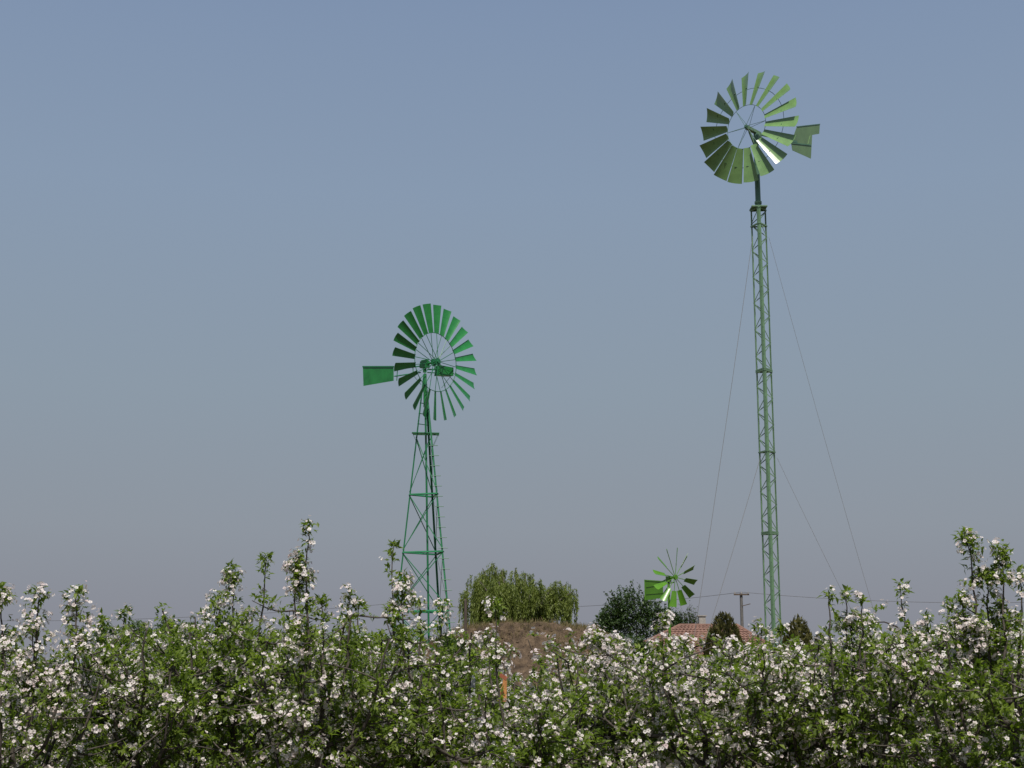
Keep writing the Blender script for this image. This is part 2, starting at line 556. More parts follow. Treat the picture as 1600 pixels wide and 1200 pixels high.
def apple_tree(x, d, ytop, width, bloom, label, shoots=(), spurs=520, lsz=1.0, group=None, seed=0, nl=6):
    r = np.random.default_rng(seed + 100)
    bloom -= 0.03
    ytop += float(np.interp(x, [0, 150, 300, 640, 720, 880, 930, 1020, 1200, 1330, 1600], [28, 14, 2, 8, 14, 16, 12, 13, 12, 13, 4]))
    top = at(x, ytop, d)
    base = Vector((top.x, d, 0.0))
    H = max(top.z, 1.1)
    t = empty('apple_tree', base, label, 'apple tree', group)
    br = []
    # trunk, leader
    lean = r.normal(0, 0.04, 2)
    tr = curve_pts((0, 0, -0.05), (lean[0], lean[1], H * 0.86), (r.normal(0, 0.03), r.normal(0, 0.03), 0), 12, r, 0.008)
    trad = np.interp(np.linspace(0, 1, 12), [0, 0.05, 0.45, 1], [0.062, 0.048, 0.032, 0.008])
    V, Q = tubes_np([(tr, trad)], 8)
    obj('trunk', np_mesh('trunk', V, Q, smooth=True), M['apple_bark'], t)
    lvs, fls, SP, SD = [], [], [], []
    nb = 15
    twigs = []
    for i in range(nb):
        h = r.uniform(0.45, 0.85) * H * (0.62 + 0.38 * i / nb)
        a = i * 2.399 + r.uniform(-0.4, 0.4)
        p0 = np.array([np.interp(h, tr[:, 2], tr[:, j]) for j in range(3)])
        hi = i % 3 != 0
        z1 = H * r.uniform(0.86, 1.04) if hi else min(H * 0.85, h + r.uniform(0.05, 0.4))
        reach = width * 0.5 * (r.uniform(0.35, 1.0) if hi else r.uniform(0.8, 1.15))
        p1 = np.array([math.cos(a) * reach, math.sin(a) * reach, z1])
        P = curve_pts(p0, p1, (math.cos(a) * 0.1, math.sin(a) * 0.1, -0.10), 10, r, 0.016)
        br.append((P, np.linspace(0.019, 0.006, 10)))
        twigs.append((P, 1.0, 0.12))
        for _ in range(6):
            q0 = P[r.integers(2, 10)]
            dr = unit(rand_unit(1, r)[0] * np.array([1, 1, 0.5]) + np.array([math.cos(a) * 0.4, math.sin(a) * 0.4, 0.35]))
            ln = r.uniform(0.22, 0.5)
            q1 = q0 + dr * ln
            q1[2] = min(q1[2], H * r.uniform(0.97, 1.06))
            Pq = curve_pts(q0, q1, (0, 0, r.uniform(-0.06, 0.04)), 6, r, 0.01)
            br.append((Pq, np.linspace(0.007, 0.003, 6)))
            twigs.append((Pq, 0.75, 0.0))
    twigs.append((tr, 0.8, 0.5))
    V, Q = tubes_np(br, 5)
    obj('branches', np_mesh('branches', V, Q, smooth=True), M['apple_bark'], t)
    tot = sum(w * np.linalg.norm(np.diff(P, axis=0), axis=1).sum() for P, w, _ in twigs)
    TB = []
    for P, w, lo in twigs:
        m = int(spurs * w * np.linalg.norm(np.diff(P, axis=0), axis=1).sum() / tot) + 1
        sp, sdv = spurs_on(P, m, r, (0.015, 0.11), lo)
        TB.append(np.full(len(sp), 0.34 if r.uniform() < bloom else -0.30))
        SP.append(sp); SD.append(sdv)
    SP = np.concatenate(SP); SD = np.concatenate(SD)
    # bloom comes in patches
    pat = bloom * 0.9 + np.concatenate(TB) + 0.25 * fbm(SP[:, 0] * 4.0 + seed, SP[:, 1] * 4.0 + SP[:, 2] * 5.0, 40 + seed, 2)
    a_, b_ = spur_foliage(SP, SD, np.clip(pat, 0.02, 0.95), r, lsz, nl)
    lvs.append(a_); fls.append(b_)
    foliage_objs(t, lvs, fls, r)
    # tall upright shoots that stand clear of the crown: each a part with its own leaves and blossoms
    for (sx, sy, by, bl, wd) in shoots:
        sdz = d + r.uniform(-0.35, 0.25)
        p1 = np.array(at(sx, sy + 6, sdz)) - np.array(base)
        bx = sx + (x - sx) * 0.3
        p0 = np.array(at(bx, max(by, ytop) + 45, sdz)) - np.array(base)
        p0[2] = min(p0[2], H * 0.9)
        n = 12
        P = curve_pts(p0, p1, ((p1[0] - p0[0]) * 0.25, 0, 0), n, r, 0.006)
        V, Q = tubes_np([(P, np.linspace(0.022 if wd > 1.2 else 0.010, 0.003, n))], 6)
        so = obj('branch', np_mesh('branch', V, Q, smooth=True), M['apple_bark'], t)
        ln = np.linalg.norm(np.diff(P, axis=0), axis=1).sum()
        m = int(ln * 34 * (0.45 + wd)) + 4
        # foliage gathers in clumps along the shoot
        sp, sdv = spurs_on(P, m * 2, r, (0.006, 0.022 + 0.055 * wd))
        s = np.linspace(0, 1, len(sp))
        clump = 0.5 + 0.5 * np.sin(s * ln * 17 + r.uniform(0, 6)) + 0.6 * (s > 0.86)
        k = r.uniform(size=len(sp)) < 0.15 + 0.6 * clump
        sp, sdv = sp[k], sdv[k]
        # the tip carries its own tuft
        tipn = 5 + int(5 * wd)
        td = unit(rand_unit(tipn, r) + np.array([0, 0, 0.5]))
        sp = np.concatenate([sp, P[-1] + td * r.uniform(0.0, 0.02 + 0.04 * wd, tipn)[:, None]]); sdv = np.concatenate([sdv, td])
        # side spurs on wide shoots
        if wd > 0.6:
            for _ in range(int(3 + 5 * wd)):
                q0 = P[r.integers(2, n - 1)]
                dr = unit(np.array([r.normal(), r.normal() * 0.6, r.uniform(0.1, 1.1)]))
                Pq = curve_pts(q0, q0 + dr * r.uniform(0.10, 0.22) * wd, (0, 0, -0.01), 5, r, 0.004)
                V, Q = tubes_np([(Pq, np.linspace(0.005, 0.002, 5))], 4)
                tw = obj('twig', np_mesh('twig', V, Q), M['apple_bark'], so)
                e, f = spurs_on(Pq, 12, r, (0.005, 0.05), 0.2)
                sp = np.concatenate([sp, e]); sdv = np.concatenate([sdv, f])
        a_, b_ = spur_foliage(sp, sdv, np.full(len(sp), bl), r, lsz * 0.95, 5, 6)
        foliage_objs(so, [a_], [b_], r)
    return t


ROW1 = 'apple trees in the nearest row of the orchard'
front = [
    # x, d, ytop, width, bloom, label, shoots (x, ytop, ybase, bloom, width), spurs
    (30, 9.2, 1022, 1.25, 0.62, 'apple tree at the left edge, its dark trunk and white-topped head rising into the sky',
     [(52, 926, 1090, 0.8, 1.3), (128, 922, 1060, 0.75, 0.7), (4, 916, 1040, 0.5, 0.7)], 520),
    (225, 9.9, 1000, 1.35, 0.55, 'apple tree thick with blossom, with two short shoots just left of the leafy green tree',
     [(198, 957, 1030, 0.3, 0.6), (160, 966, 1030, 0.35, 0.5)], 560),
    (355, 10.6, 968, 1.25, 0.22, 'mostly leafy green apple tree with twin shoots left of the tallest spire',
     [(368, 884, 1000, 0.55, 0.9), (415, 868, 990, 0.15, 0.5), (345, 930, 1000, 0.3, 0.7), (270, 968, 1010, 0.05, 0.5)], 620),
    (500, 9.7, 992, 1.2, 0.55, 'apple tree bearing the tallest thin blossoming spire, left of the three-legged wind pump',
     [(478, 815, 1000, 0.5, 0.32), (468, 880, 1000, 0.6, 0.8), (535, 922, 1000, 0.55, 0.6), (505, 935, 1010, 0.3, 0.5), (566, 938, 1000, 0.05, 0.4)], 540),
    (648, 10.1, 1002, 1.15, 0.48, 'apple tree whose shoots stand in front of the foot of the three-legged wind pump',
     [(617, 852, 990, 0.05, 0.35), (628, 902, 1000, 0.5, 0.7), (688, 940, 1000, 0.55, 0.6), (655, 935, 1000, 0.3, 0.5)], 540),
    (800, 9.4, 1072, 1.2, 0.45, 'low apple tree before the brown mound with one leafy shoot in front of the willow',
     [(783, 938, 1090, 0.22, 0.35), (760, 990, 1070, 0.75, 0.6), (850, 1040, 1090, 0.6, 0.5)], 520),
    (950, 10.4, 1012, 1.0, 0.75, 'rounded apple tree covered in white blossom at the right foot of the mound',
     [(930, 1000, 1040, 0.8, 0.9), (965, 998, 1040, 0.8, 0.9)], 500),
    (1090, 9.6, 1030, 1.3, 0.62, 'apple tree with a white-tipped shoot beside the lime pole of the small windmill',
     [(1032, 965, 1050, 0.8, 0.6), (1070, 1000, 1050, 0.8, 0.5), (1140, 1000, 1050, 0.5, 0.5)], 540),
    (1235, 10.0, 1018, 1.2, 0.58, 'apple tree at the foot of the tall guyed mast with a blossoming tip',
     [(1186, 975, 1040, 0.6, 0.5), (1215, 980, 1040, 0.45, 0.4)], 520),
    (1335, 9.6, 1008, 1.15, 0.55, 'apple tree right of the mast with a bare-stemmed tuft and forked twigs above it',
     [(1288, 926, 1010, 0.05, 0.28), (1342, 930, 1010, 0.35, 0.45), (1318, 925, 1010, 0.15, 0.25), (1368, 972, 1020, 0.1, 0.5), (1330, 965, 1020, 0.7, 0.8)], 520),
    (1450, 10.4, 992, 1.2, 0.5, 'apple tree with a single leafy blossom-tipped column standing clear against the sky',
     [(1405, 910, 1010, 0.35, 0.55), (1452, 960, 1010, 0.15, 0.5), (1478, 938, 1000, 0.0, 0.06), (1432, 985, 1020, 0.5, 0.5)], 520),
    (1570, 9.0, 985, 1.3, 0.5, 'tallest apple tree at the right edge with big leafy blossoming heads against the sky',
     [(1518, 842, 1010, 0.5, 0.8), (1562, 866, 1010, 0.28, 0.9), (1540, 890, 1010, 0.4, 0.8), (1600, 890, 1020, 0.2, 0.6), (1508, 930, 1020, 0.55, 0.8)], 600),
]
for i, (x, d, yt, w, bl, lab, sh, ns) in enumerate(front):
    apple_tree(x, d, yt - 10, w, bl, lab, sh, int(ns * 1.75), 0.97, ROW1, seed=i, nl=8)

rows = [
    # distance, x list with ytop, spurs, leaf size, label, group
    (12.6, [(120, 1020), (300, 1012), (420, 1010), (570, 1008), (710, 1025), (870, 1066), (1020, 1030), (1160, 1026), (1290, 1018), (1395, 1010), (1515, 1000)], 520, 1.05,
     '%s blossoming apple tree of the second row, half hidden by the nearest trees', 'apple trees in the second row', 0.5),
    (16.2, [(50, 1026), (190, 1010), (370, 1000), (520, 1006), (650, 1008), (770, 1064), (925, 1062), (1090, 1030), (1220, 1016), (1350, 1008), (1470, 1000), (1590, 1000)], 330, 1.22,
     '%s apple tree of the third row, seen in gaps between nearer trees', 'apple trees in the third row', 0.42),
    (20.5, [(110, 1012), (240, 990), (310, 985), (450, 1000), (590, 1004), (700, 1030), (850, 1068), (990, 1050), (1150, 1030), (1280, 1010), (1410, 1000), (1530, 1002)], 250, 1.42,
     '%s leafy apple tree of the farthest row, against the skyline', 'apple trees in the farthest row', 0.25),
]
ORD = ['leftmost', 'second from left', 'third from left', 'fourth from left', 'fifth from left', 'sixth from left', 'sixth from right', 'fifth from right',
       'fourth from right', 'third from right', 'second from right', 'rightmost']
sd_ = 50
for (d0, lst, ns, lsz, lab, grp, bl) in rows:
    nn = len(lst)
    for q_, (x, yt) in enumerate(lst):
        rr = np.random.default_rng(sd_)
        o_ = ORD[q_] if q_ < (nn + 1) // 2 else ORD[12 - nn + q_]
        apple_tree(x + rr.uniform(-15, 15), d0 + rr.uniform(-0.5, 0.5), yt - 10, rr.uniform(1.4, 1.65) * (d0 / 12.6) ** 0.3, bl + rr.uniform(-0.1, 0.12),
                   lab % o_, (), int(ns * 1.45), lsz, grp, seed=sd_, nl=7)
        sd_ += 1


# ------------------------------------------------------------------ wind pumps
def wheel_frame(hub, n):
    n = Vector(n).normalized()
    v = Vector((0, 0, 1))
    u = v.cross(n)
    return Matrix(((u.x, v.x, n.x, hub[0]), (u.y, v.y, n.y, hub[1]), (u.z, v.z, n.z, hub[2]), (0, 0, 0, 1)))


def blade_mesh(name, r0, R, w0, w1, beta, s, sag=0.10, thick=0.004, rows_=2, cols=7, cone=0.0):
    """cambered trapezoid sheet; radial x, tangent y, axis z"""
    Nn = Vector((0, s * math.sin(beta), math.cos(beta)))
    Cc = Vector((0, math.cos(beta), -s * math.sin(beta)))
    V = []
    for side in (1, -1):
        for i in range(rows_):
            t = i / (rows_ - 1)
            r = r0 + (R - r0) * t
            w = w0 + (w1 - w0) * t
            for j in range(cols):
                c = j / (cols - 1) - 0.5
                off = -sag * w * (1 - 4 * c * c) + sag * w * 0.6
                V.append(Vector((math.sqrt(max(r * r - (c * w) ** 2 * t, 0.01)), 0, 0)) + Cc * (c * w) + Nn * (off + side * thick / 2))
    if cone:
        rp = (r0 + R) / 2
        V = [Vector((rp + (v.x - rp) * math.cos(cone) + v.z * math.sin(cone), v.y, v.z * math.cos(cone) - (v.x - rp) * math.sin(cone))) for v in V]
    K = rows_ * cols
    Fc = []
    for i in range(rows_ - 1):
        for j in range(cols - 1):
            a = i * cols + j
            Fc.append((a, a + cols, a + cols + 1, a + 1))
            b = a + K
            Fc.append((b, b + 1, b + cols + 1, b + cols))
    edge = [j for j in range(cols)] + [cols - 1 + i * cols for i in range(1, rows_)] + [K - 2 - j for j in range(cols - 1)] + [(rows_ - 2 - i) * cols for i in range(rows_ - 2)]
    for i in range(len(edge)):
        a, b = edge[i], edge[(i + 1) % len(edge)]
        Fc.append((a, b, b + K, a + K))
    me = bpy.data.meshes.new(name)
    me.from_pydata([tuple(v) for v in V], [], Fc)
    me.update()
    return me


def ring_mesh(name, r, rad, k=48):
    P = [(r * math.cos(2 * math.pi * i / k), r * math.sin(2 * math.pi * i / k), 0) for i in range(k + 1)]
    V, Q = tubes_np([(P, [rad] * (k + 1))], 6)
    return np_mesh(name, V, Q, smooth=True)


def put(o, root, mat4):
    o.parent = root
    o.matrix_local = Matrix.Translation(-root.location) @ mat4
    return o


def sheet(poly, nrm, th):
    """thin plate from world points; returns MB"""
    nrm = Vector(nrm).normalized() * th / 2
    n = len(poly)
    b = MB()
    b.add([Vector(p) + nrm for p in poly] + [Vector(p) - nrm for p in poly],
          [tuple(range(n)), tuple(range(2 * n - 1, n - 1, -1))] + [(i, n + i, n + (i + 1) % n, (i + 1) % n) for i in range(n)])
    return b


def world_build(b, name, mat, root):
    return put(b.build(name, mat), root, Matrix.Identity(4))


# ---- the three-legged wind pump (emerald green)
D1 = 47.0
b0 = at(670, 1000, D1); b1 = at(664, 585, D1)
slope = (b1 - b0) / (b1.z - b0.z)
axis1 = lambda z: b0 + slope * (z - b0.z)
wp = empty('wind_pump', axis1(0.0), 'emerald green three-legged wind pump with square tail vane, left of the willow', 'wind pump')
ZT = 11.35
AZ1 = [math.radians(a) for a in (-80, 41, 163)]


def leg1(k, z):
    R = 0.055 + 0.128 * (ZT - z)
    a = AZ1[k]
    return axis1(z) + Vector((R * math.sin(a), -R * math.cos(a), 0))


for k in range(3):
    b = MB(); a = AZ1[k]
    b.angle(leg1(k, -0.1), leg1(k, ZT), 0.054, 0.010, up=(math.sin(a), -math.cos(a), 0))
    world_build(b, 'leg', M['emerald_dark'], wp)
zl = [0.15, 1.42, 3.38, 5.31, 7.24, 9.22]
for i, z in enumerate(zl):
    for k in range(3):
        if 0 < i < 5:
            b = MB(); b.angle(leg1(k, z), leg1((k + 1) % 3, z), 0.07, 0.01)
            world_build(b, 'girt', M['emerald_dark'], wp)
        if i < 5:
            j = (k + 1) % 3
            for (p, q, e) in ((leg1(k, z + 0.05), leg1(j, zl[i + 1] - 0.05), 0.008), (leg1(j, z + 0.05), leg1(k, zl[i + 1] - 0.05), -0.008)):
                out_ = ((p + q) / 2 - axis1(z)); out_.z = 0; out_.normalize()
                b = MB(); b.bar(p + out_ * e, q + out_ * e, 0.030, 0.007, up=out_)
                world_build(b, 'brace', M['emerald_dark'], wp)
# ladder rungs above the platform, on the left face
for z in (9.62, 9.98, 10.34):
    b = MB(); b.rod(leg1(0, z), leg1(2, z), 0.014)
    world_build(b, 'rung', M['emerald_dark'], wp)
# step bolts on the nearer right leg
for i in range(24):
    z = 0.9 + i * 0.345
    if z > 9.1: break
    p = leg1(1, z) + Vector((0, -0.01, 0))
    b = MB(); b.rod(p + Vector((-0.14, 0, 0)), p + Vector((0.17, -0.02, 0)), 0.012)
    world_build(b, 'step_bolt', M['emerald_dark'], wp)
# platform: board ring with brackets
pz = 9.28
pc = axis1(pz)
RZ_ = Matrix.Rotation(0.12, 3, 'Z')
b = MB(); b.box(pc + Vector((0.0, -0.16, 0.0)), (0.46, 0.09, 0.014), RZ_); world_build(b, 'platform_board', M['emerald_dark'], wp)
b = MB(); b.box(pc + Vector((0.0, 0.14, 0.0)), (0.44, 0.07, 0.014), RZ_); world_build(b, 'platform_board', M['emerald_dark'], wp)
for sx in (-1, 1):
    for sy in (-1, 1):
        b = MB(); b.bar(pc + Vector((sx * 0.43, sy * 0.13, -0.016)), pc + Vector((sx * 0.25, sy * 0.10, -0.42)), 0.022, 0.008); world_build(b, 'bracket', M['emerald_dark'], wp)
# pump pipe and head post
b = MB(); b.rod(axis1(0.0), axis1(10.2), 0.034, 8); world_build(b, 'pump_pipe', M['emerald_dark'], wp)
b = MB(); b.rod(axis1(10.2), axis1(11.35), 0.07, 10, 0.055); world_build(b, 'head_post', M['emerald'], wp)
hubw = Vector(at(680, 569, D1))
n1 = Vector((math.sin(math.radians(49)), -math.cos(math.radians(49)), 0))
ax_top = axis1(hubw.z)
hub1 = ax_top + n1 * 0.52
hub1.z = hubw.z
# gearbox
fr = wheel_frame(ax_top, n1)
b = MB()
b.box((0, -0.02, 0.0), (0.13, 0.17, 0.22)); b.box((0, 0.17, 0.0), (0.10, 0.04, 0.17)); b.rod((0, 0, 0.2), (0, 0, 0.50), 0.055, 10); b.rod((0, -0.19, 0), (0, -0.42, 0), 0.09, 10)
b.box((0.0, -0.06, -0.26), (0.06, 0.08, 0.06))
put(b.build('gearbox', M['emerald']), wp, fr @ Matrix.Scale(0.68, 4))
R1 = 2.0
fr = wheel_frame(hub1, n1)
bm_ = blade_mesh('blade', R1 * 0.50, R1, 0.16, 0.30, math.radians(25), 1, 0.07)
for i in range(24):
    o = obj('blade', bm_, M['emerald'])
    put(o, wp, fr @ Matrix.Rotation(math.radians(89 + 15 * i), 4, 'Z'))
b = MB(); b.rod((0, 0, -0.16), (0, 0, 0.16), 0.06, 12); b.rod((0, 0, 0.08), (0, 0, 0.11), 0.13, 16); b.rod((0, 0, -0.12), (0, 0, -0.09), 0.13, 16)
put(b.build('hub', M['emerald_dark']), wp, fr)
for rr, zz in ((R1 * 0.505, 0.0),):
    o = obj('rim', ring_mesh('rim', rr, 0.012), M['emerald_dark'])
    put(o, wp, fr @ Matrix.Translation((0, 0, zz)))
sp_m = []
for sgn in (1, -1):
    b = MB(); b.rod((0.11, 0, 0.10 * sgn), (R1 * 0.505, 0, 0.004 * sgn), 0.0115, 5); me = b.mesh('spoke'); sp_m.append(me)
for i in range(24):
    o = obj('spoke', sp_m[i % 2], M['emerald_dark'])
    put(o, wp, fr @ Matrix.Rotation(math.radians(89 + 15 * i), 4, 'Z'))
# tail vane in the vertical plane of the axis
side = Vector((0, 0, 1)).cross(n1)
tp = [on_plane(x, y, ax_top, side) for x, y in ((567, 573), (615, 573), (615, 595), (568, 603))]
tv = world_build(sheet(tp, side, 0.006), 'tail_vane', M['emerald'], wp)
lip = MB(); lip.bar(tp[0] + Vector((0, 0, 0.0)), tp[1] + Vector((0, 0, 0.0)), 0.05, 0.05); lip.build('edge_fold', M['emerald_dark'], tv)
for y0, y1 in ((575, 571), (585, 581)):
    b = MB(); b.angle(on_plane(616, y0 + 2, ax_top, side), on_plane(657, y1, ax_top, side), 0.045, 0.007); world_build(b, 'tail_boom', M['emerald_dark'], wp)
b = MB(); b.bar(on_plane(621, 577, ax_top, side), on_plane(620, 595, ax_top, side), 0.03, 0.01); world_build(b, 'tail_stay', M['emerald_dark'], wp)
b = MB(); b.bar(on_plane(645, 572, ax_top, side), on_plane(646, 588, ax_top, side), 0.03, 0.01); world_build(b, 'tail_stay', M['emerald_dark'], wp)
# side vane box carried on an arm parallel to the wheel
pl0 = ax_top + n1 * 0.16
vp = [on_plane(x, y, pl0, n1) for x, y in ((684, 571), (705, 575), (705, 588), (682, 587))]
b = sheet(vp, n1, 0.22)
world_build(b, 'side_vane', M['emerald'], wp)
b = MB(); b.bar(on_plane(668, 577, pl0, n1), on_plane(686, 578, pl0, n1), 0.04, 0.04); b.bar(on_plane(668, 582, pl0, n1), on_plane(686, 583, pl0, n1), 0.03, 0.03); world_build(b, 'side_vane_arm', M['emerald_dark'], wp)
for (xa, ya, xb, yb) in ((704, 588, 690, 606), (690, 588, 696, 604), (647, 588, 658, 601)):
    b = MB(); b.rod(on_plane(xa, ya, pl0, n1), on_plane(xb, yb, pl0, n1), 0.008, 5); world_build(b, 'stay_rod', M['emerald_dark'], wp)

# ---- the tall guyed mast wind pump (pale green)
D2 = 52.0
m0 = at(1208, 985, D2); m1 = at(1185.5, 326, D2)
MX = (m0.x + m1.x) / 2
base2 = Vector((MX, D2, 0))
gm = empty('wind_pump', base2, 'pale green wind pump on a tall guyed lattice mast on the right', 'wind pump')
ZTOP = m1.z
RM = 0.345
PIPE_X = -0.005


def leg2(k, z):
    a = math.radians([-8, 112, 232][k])       # 0 = towards the camera
    return Vector((MX + RM * math.sin(a), D2 - RM * math.cos(a), z))


secs = [0.15, at(1200, 833, D2).z, at(1194, 579, D2).z, ZTOP]
for s in range(3):
    z0, z1 = secs[s], secs[s + 1]
    for k in range(3):
        a = math.radians([-8, 112, 232][k])
        b = MB(); b.angle(leg2(k, z0), leg2(k, z1), 0.10 if k == 0 else 0.062, 0.010, up=(math.sin(a), -math.cos(a), 0))
        world_build(b, 'mast_leg', M['mast_green'], gm)
    for z in (z0 + 0.03, z1 - 0.03):
        for k in range(3):
            b = MB(); p, q = leg2(k, z), leg2((k + 1) % 3, z)
            b.bar(p, q, 0.05, 0.05 if s else 0.05); world_build(b, 'flange_bar', M['mast_green'], gm)
    npan = 12
    hh = (z1 - z0 - 0.12) / npan
    for k in range(3):
        for i in range(npan):
            za = z0 + 0.06 + i * hh; zb = za + hh
            j = (k + 1) % 3
            p, q = (leg2(k, za), leg2(j, zb)) if (i + k) % 2 else (leg2(j, za), leg2(k, zb))
            out_ = (p + q) / 2 - Vector((MX, D2, (za + zb) / 2)); out_.normalize()
            b = MB(); b.bar(p, q, 0.032, 0.012, up=out_); world_build(b, 'brace', M['mast_green'], gm)
for zz in (at(1186, 352, D2).z, at(1198, 706, D2).z):
    for k in range(3):
        b = MB(); b.bar(leg2(k, zz), leg2((k + 1) % 3, zz), 0.06, 0.05); world_build(b, 'guy_collar', M['mast_green'], gm)
b = MB(); b.rod((MX + PIPE_X, D2 + 0.05, 0.1), (MX + PIPE_X, D2 + 0.05, ZTOP), 0.055, 10); world_build(b, 'pump_pipe', M['mast_green'], gm)
b = MB()
b.box((MX, D2 + 0.0, ZTOP + 0.02), (0.30, 0.30, 0.022)); b.rod((MX, D2, ZTOP + 0.042), (MX, D2, ZTOP + 0.20), 0.19, 12, 0.10); b.rod((MX, D2, ZTOP + 0.2), (MX, D2, ZTOP + 0.28), 0.14, 12)
world_build(b, 'top_plate', M['mast_green'], gm)
hubp = at(1168, 205, D2)
HZ = hubp.z
n2 = Vector((math.sin(math.radians(-43.4)), -math.cos(math.radians(-43.4)), 0))
ax2 = Vector((MX, D2, HZ))
hub2 = ax2 + n2 * 0.58
M['post_green'] = mat_paint('post_green_paint', (0.07, 0.16, 0.10), 0.4)
b = MB(); b.rod((MX, D2, ZTOP + 0.2), (MX, D2, HZ - 0.55), 0.105, 12, 0.10); b.rod((MX, D2, HZ - 0.55), (MX, D2, HZ - 0.1), 0.10, 12, 0.085); world_build(b, 'head_post', M['post_green'], gm)
fr = wheel_frame(ax2, n2)
b = MB(); b.bar((0, -0.02, 0.60), (0, -0.04, -0.28), 0.15, 0.12, up=(0, 1, 0)); b.bar((0, -0.12, 0.45), (0, -0.75, -0.02), 0.10, 0.05, up=(1, 0, 0)); b.box((0, -0.2, -0.12), (0.10, 0.20, 0.10)); b.bar((0, -0.36, -0.2), (0, -0.36, -1.0), 0.07, 0.07, up=(0, 1, 0))
put(b.build('head_frame', M['mast_green']), gm, fr)
b = MB(); sd2 = Vector((0, 0, 1)).cross(n2); b.bar(on_plane(1184, 209, ax2, sd2), on_plane(1245, 222, ax2, sd2), 0.06, 0.09); world_build(b, 'tail_boom', M['post_green'], gm)
R2 = 2.22
fr = wheel_frame(hub2, n2)
bm_ = blade_mesh('blade', R2 * 0.39, R2, 0.24, 0.575, math.radians(27), 1, 0.085, cone=math.radians(7.5))
for i in range(18):
    o = obj('blade', bm_, M['pale_green'])
    put(o, gm, fr @ Matrix.Rotation(math.radians(91 + 20 * i), 4, 'Z'))
st = MB(); st.bar((R2 * 0.715, 0.07, -0.11), (R2 * 0.715, -0.09, 0.05), 0.028, 0.012, up=(1, 0, 0)); stm = st.mesh('blade_bracket')
for i in range(18):
    put(obj('blade_bracket', stm, M['post_green']), gm, fr @ Matrix.Rotation(math.radians(91 + 20 * i), 4, 'Z'))
for rr, zz in ((R2 * 0.395, 0.05), (R2 * 0.715, -0.11)):
    put(obj('rim', ring_mesh('rim', rr, 0.010), M['post_green']), gm, fr @ Matrix.Translation((0, 0, zz)))
b = MB(); b.rod((0, 0, -0.2), (0, 0, 0.14), 0.045, 10); b.rod((0, 0, 0.06), (0, 0, 0.09), 0.085, 12); put(b.build('hub', M['post_green']), gm, fr)
for i in range(6):
    for sgn in (1, -1):
        b = MB(); b.rod((0.05, 0.02 * sgn, 0.08 * sgn), (R2 * 0.395, 0.0, 0.05), 0.0085, 5)
        put(b.build('spoke', M['post_green']), gm, fr @ Matrix.Rotation(math.radians(1 + 60 * i), 4, 'Z'))
side = Vector((0, 0, 1)).cross(n2)
tp = [on_plane(x, y, ax2, side) for x, y in ((1236, 223), (1245, 198), (1281, 194), (1280, 209), (1269, 211), (1267, 248), (1238, 235))]
tv = world_build(sheet(tp, side, 0.006), 'tail_vane', M['olive_green'], gm)
b = MB(); b.bar(on_plane(1236, 223.5, ax2, side), on_plane(1267, 227, ax2, side), 0.05, 0.05); world_build(b, 'vane_rib', M['post_green'], gm)
b = MB(); b.bar(on_plane(1245, 198, ax2, side), on_plane(1281, 194, ax2, side), 0.04, 0.03); world_build(b, 'vane_rib', M['post_green'], gm)
b = MB(); b.bar(on_plane(1266, 212, ax2, side), on_plane(1262, 226, ax2, side), 0.03, 0.03); world_build(b, 'vane_rib', M['pale_green'], gm)
# guy wires to three anchors
anch = []
for (sx, cy) in ((-3.7, -2.6), (4.25, -1.2), (0.77, 4.2)):
    anch.append(Vector((MX + sx, D2 + cy, 0.0)))
for zz in (at(1188, 372, D2).z, at(1200, 716, D2).z):
    for A_ in anch:
        d_ = (A_ - Vector((MX, D2, 0))).normalized() * 0.36
        p = Vector((MX, D2, zz)) + d_
        pts = [p.lerp(A_, t_) - Vector((0, 0, 0.22 * 4 * t_ * (1 - t_) * (zz / 17))) for t_ in np.linspace(0, 1, 14)]
        V, Q = tubes_np([([tuple(q) for q in pts], [0.0085 if A_.x < MX else 0.006] * 14)], 5)
        put(obj('guy_wire', np_mesh('guy_wire', V, Q), M['guy']), gm, Matrix.Identity(4))

# ---- the small lime windmill
D3 = 30.0
h3 = at(1055, 902, D3)
n3 = Vector((math.sin(math.radians(38.5)), -math.cos(math.radians(38.5)), 0))
pole3 = h3 - n3 * 0.20
sm = empty('small_windmill', (pole3.x, pole3.y, 0), 'small bright lime green windmill with twelve paddle blades on a thin pole', 'windmill')
b = MB(); b.rod((pole3.x, pole3.y, -0.1), (pole3.x, pole3.y, h3.z + 0.02), 0.034, 10, 0.026); world_build(b, 'pole', M['lime'], sm)
fr = wheel_frame(h3, n3)
bm_ = blade_mesh('blade', 0.29, 0.625, 0.10, 0.148, math.radians(45), -1, 0.09, 0.003)
for i in range(12):
    put(obj('blade', bm_, M['lime']), sm, fr @ Matrix.Rotation(math.radians(82.5 + 30 * i), 4, 'Z'))
b = MB(); b.rod((0.03, 0, 0), (0.31, 0, 0), 0.0075, 6); spm = b.mesh('spoke')
for i in range(12):
    put(obj('spoke', spm, M['lime']), sm, fr @ Matrix.Rotation(math.radians(82.5 + 30 * i), 4, 'Z'))
b = MB(); b.rod((0, 0, -0.26), (0, 0, 0.03), 0.028, 10); b.rod((0, 0, -0.02), (0, 0, 0.035), 0.05, 12); b.box((0, -0.03, -0.2), (0.035, 0.06, 0.05)); put(b.build('hub', M['lime']), sm, fr)
side = Vector((0, 0, 1)).cross(n3)
tp = [on_plane(x, y, pole3, side) for x, y in ((1007, 906), (1036, 908), (1036, 934), (1008, 938))]
world_build(sheet(tp, side, 0.004), 'tail_vane', M['lime'], sm)
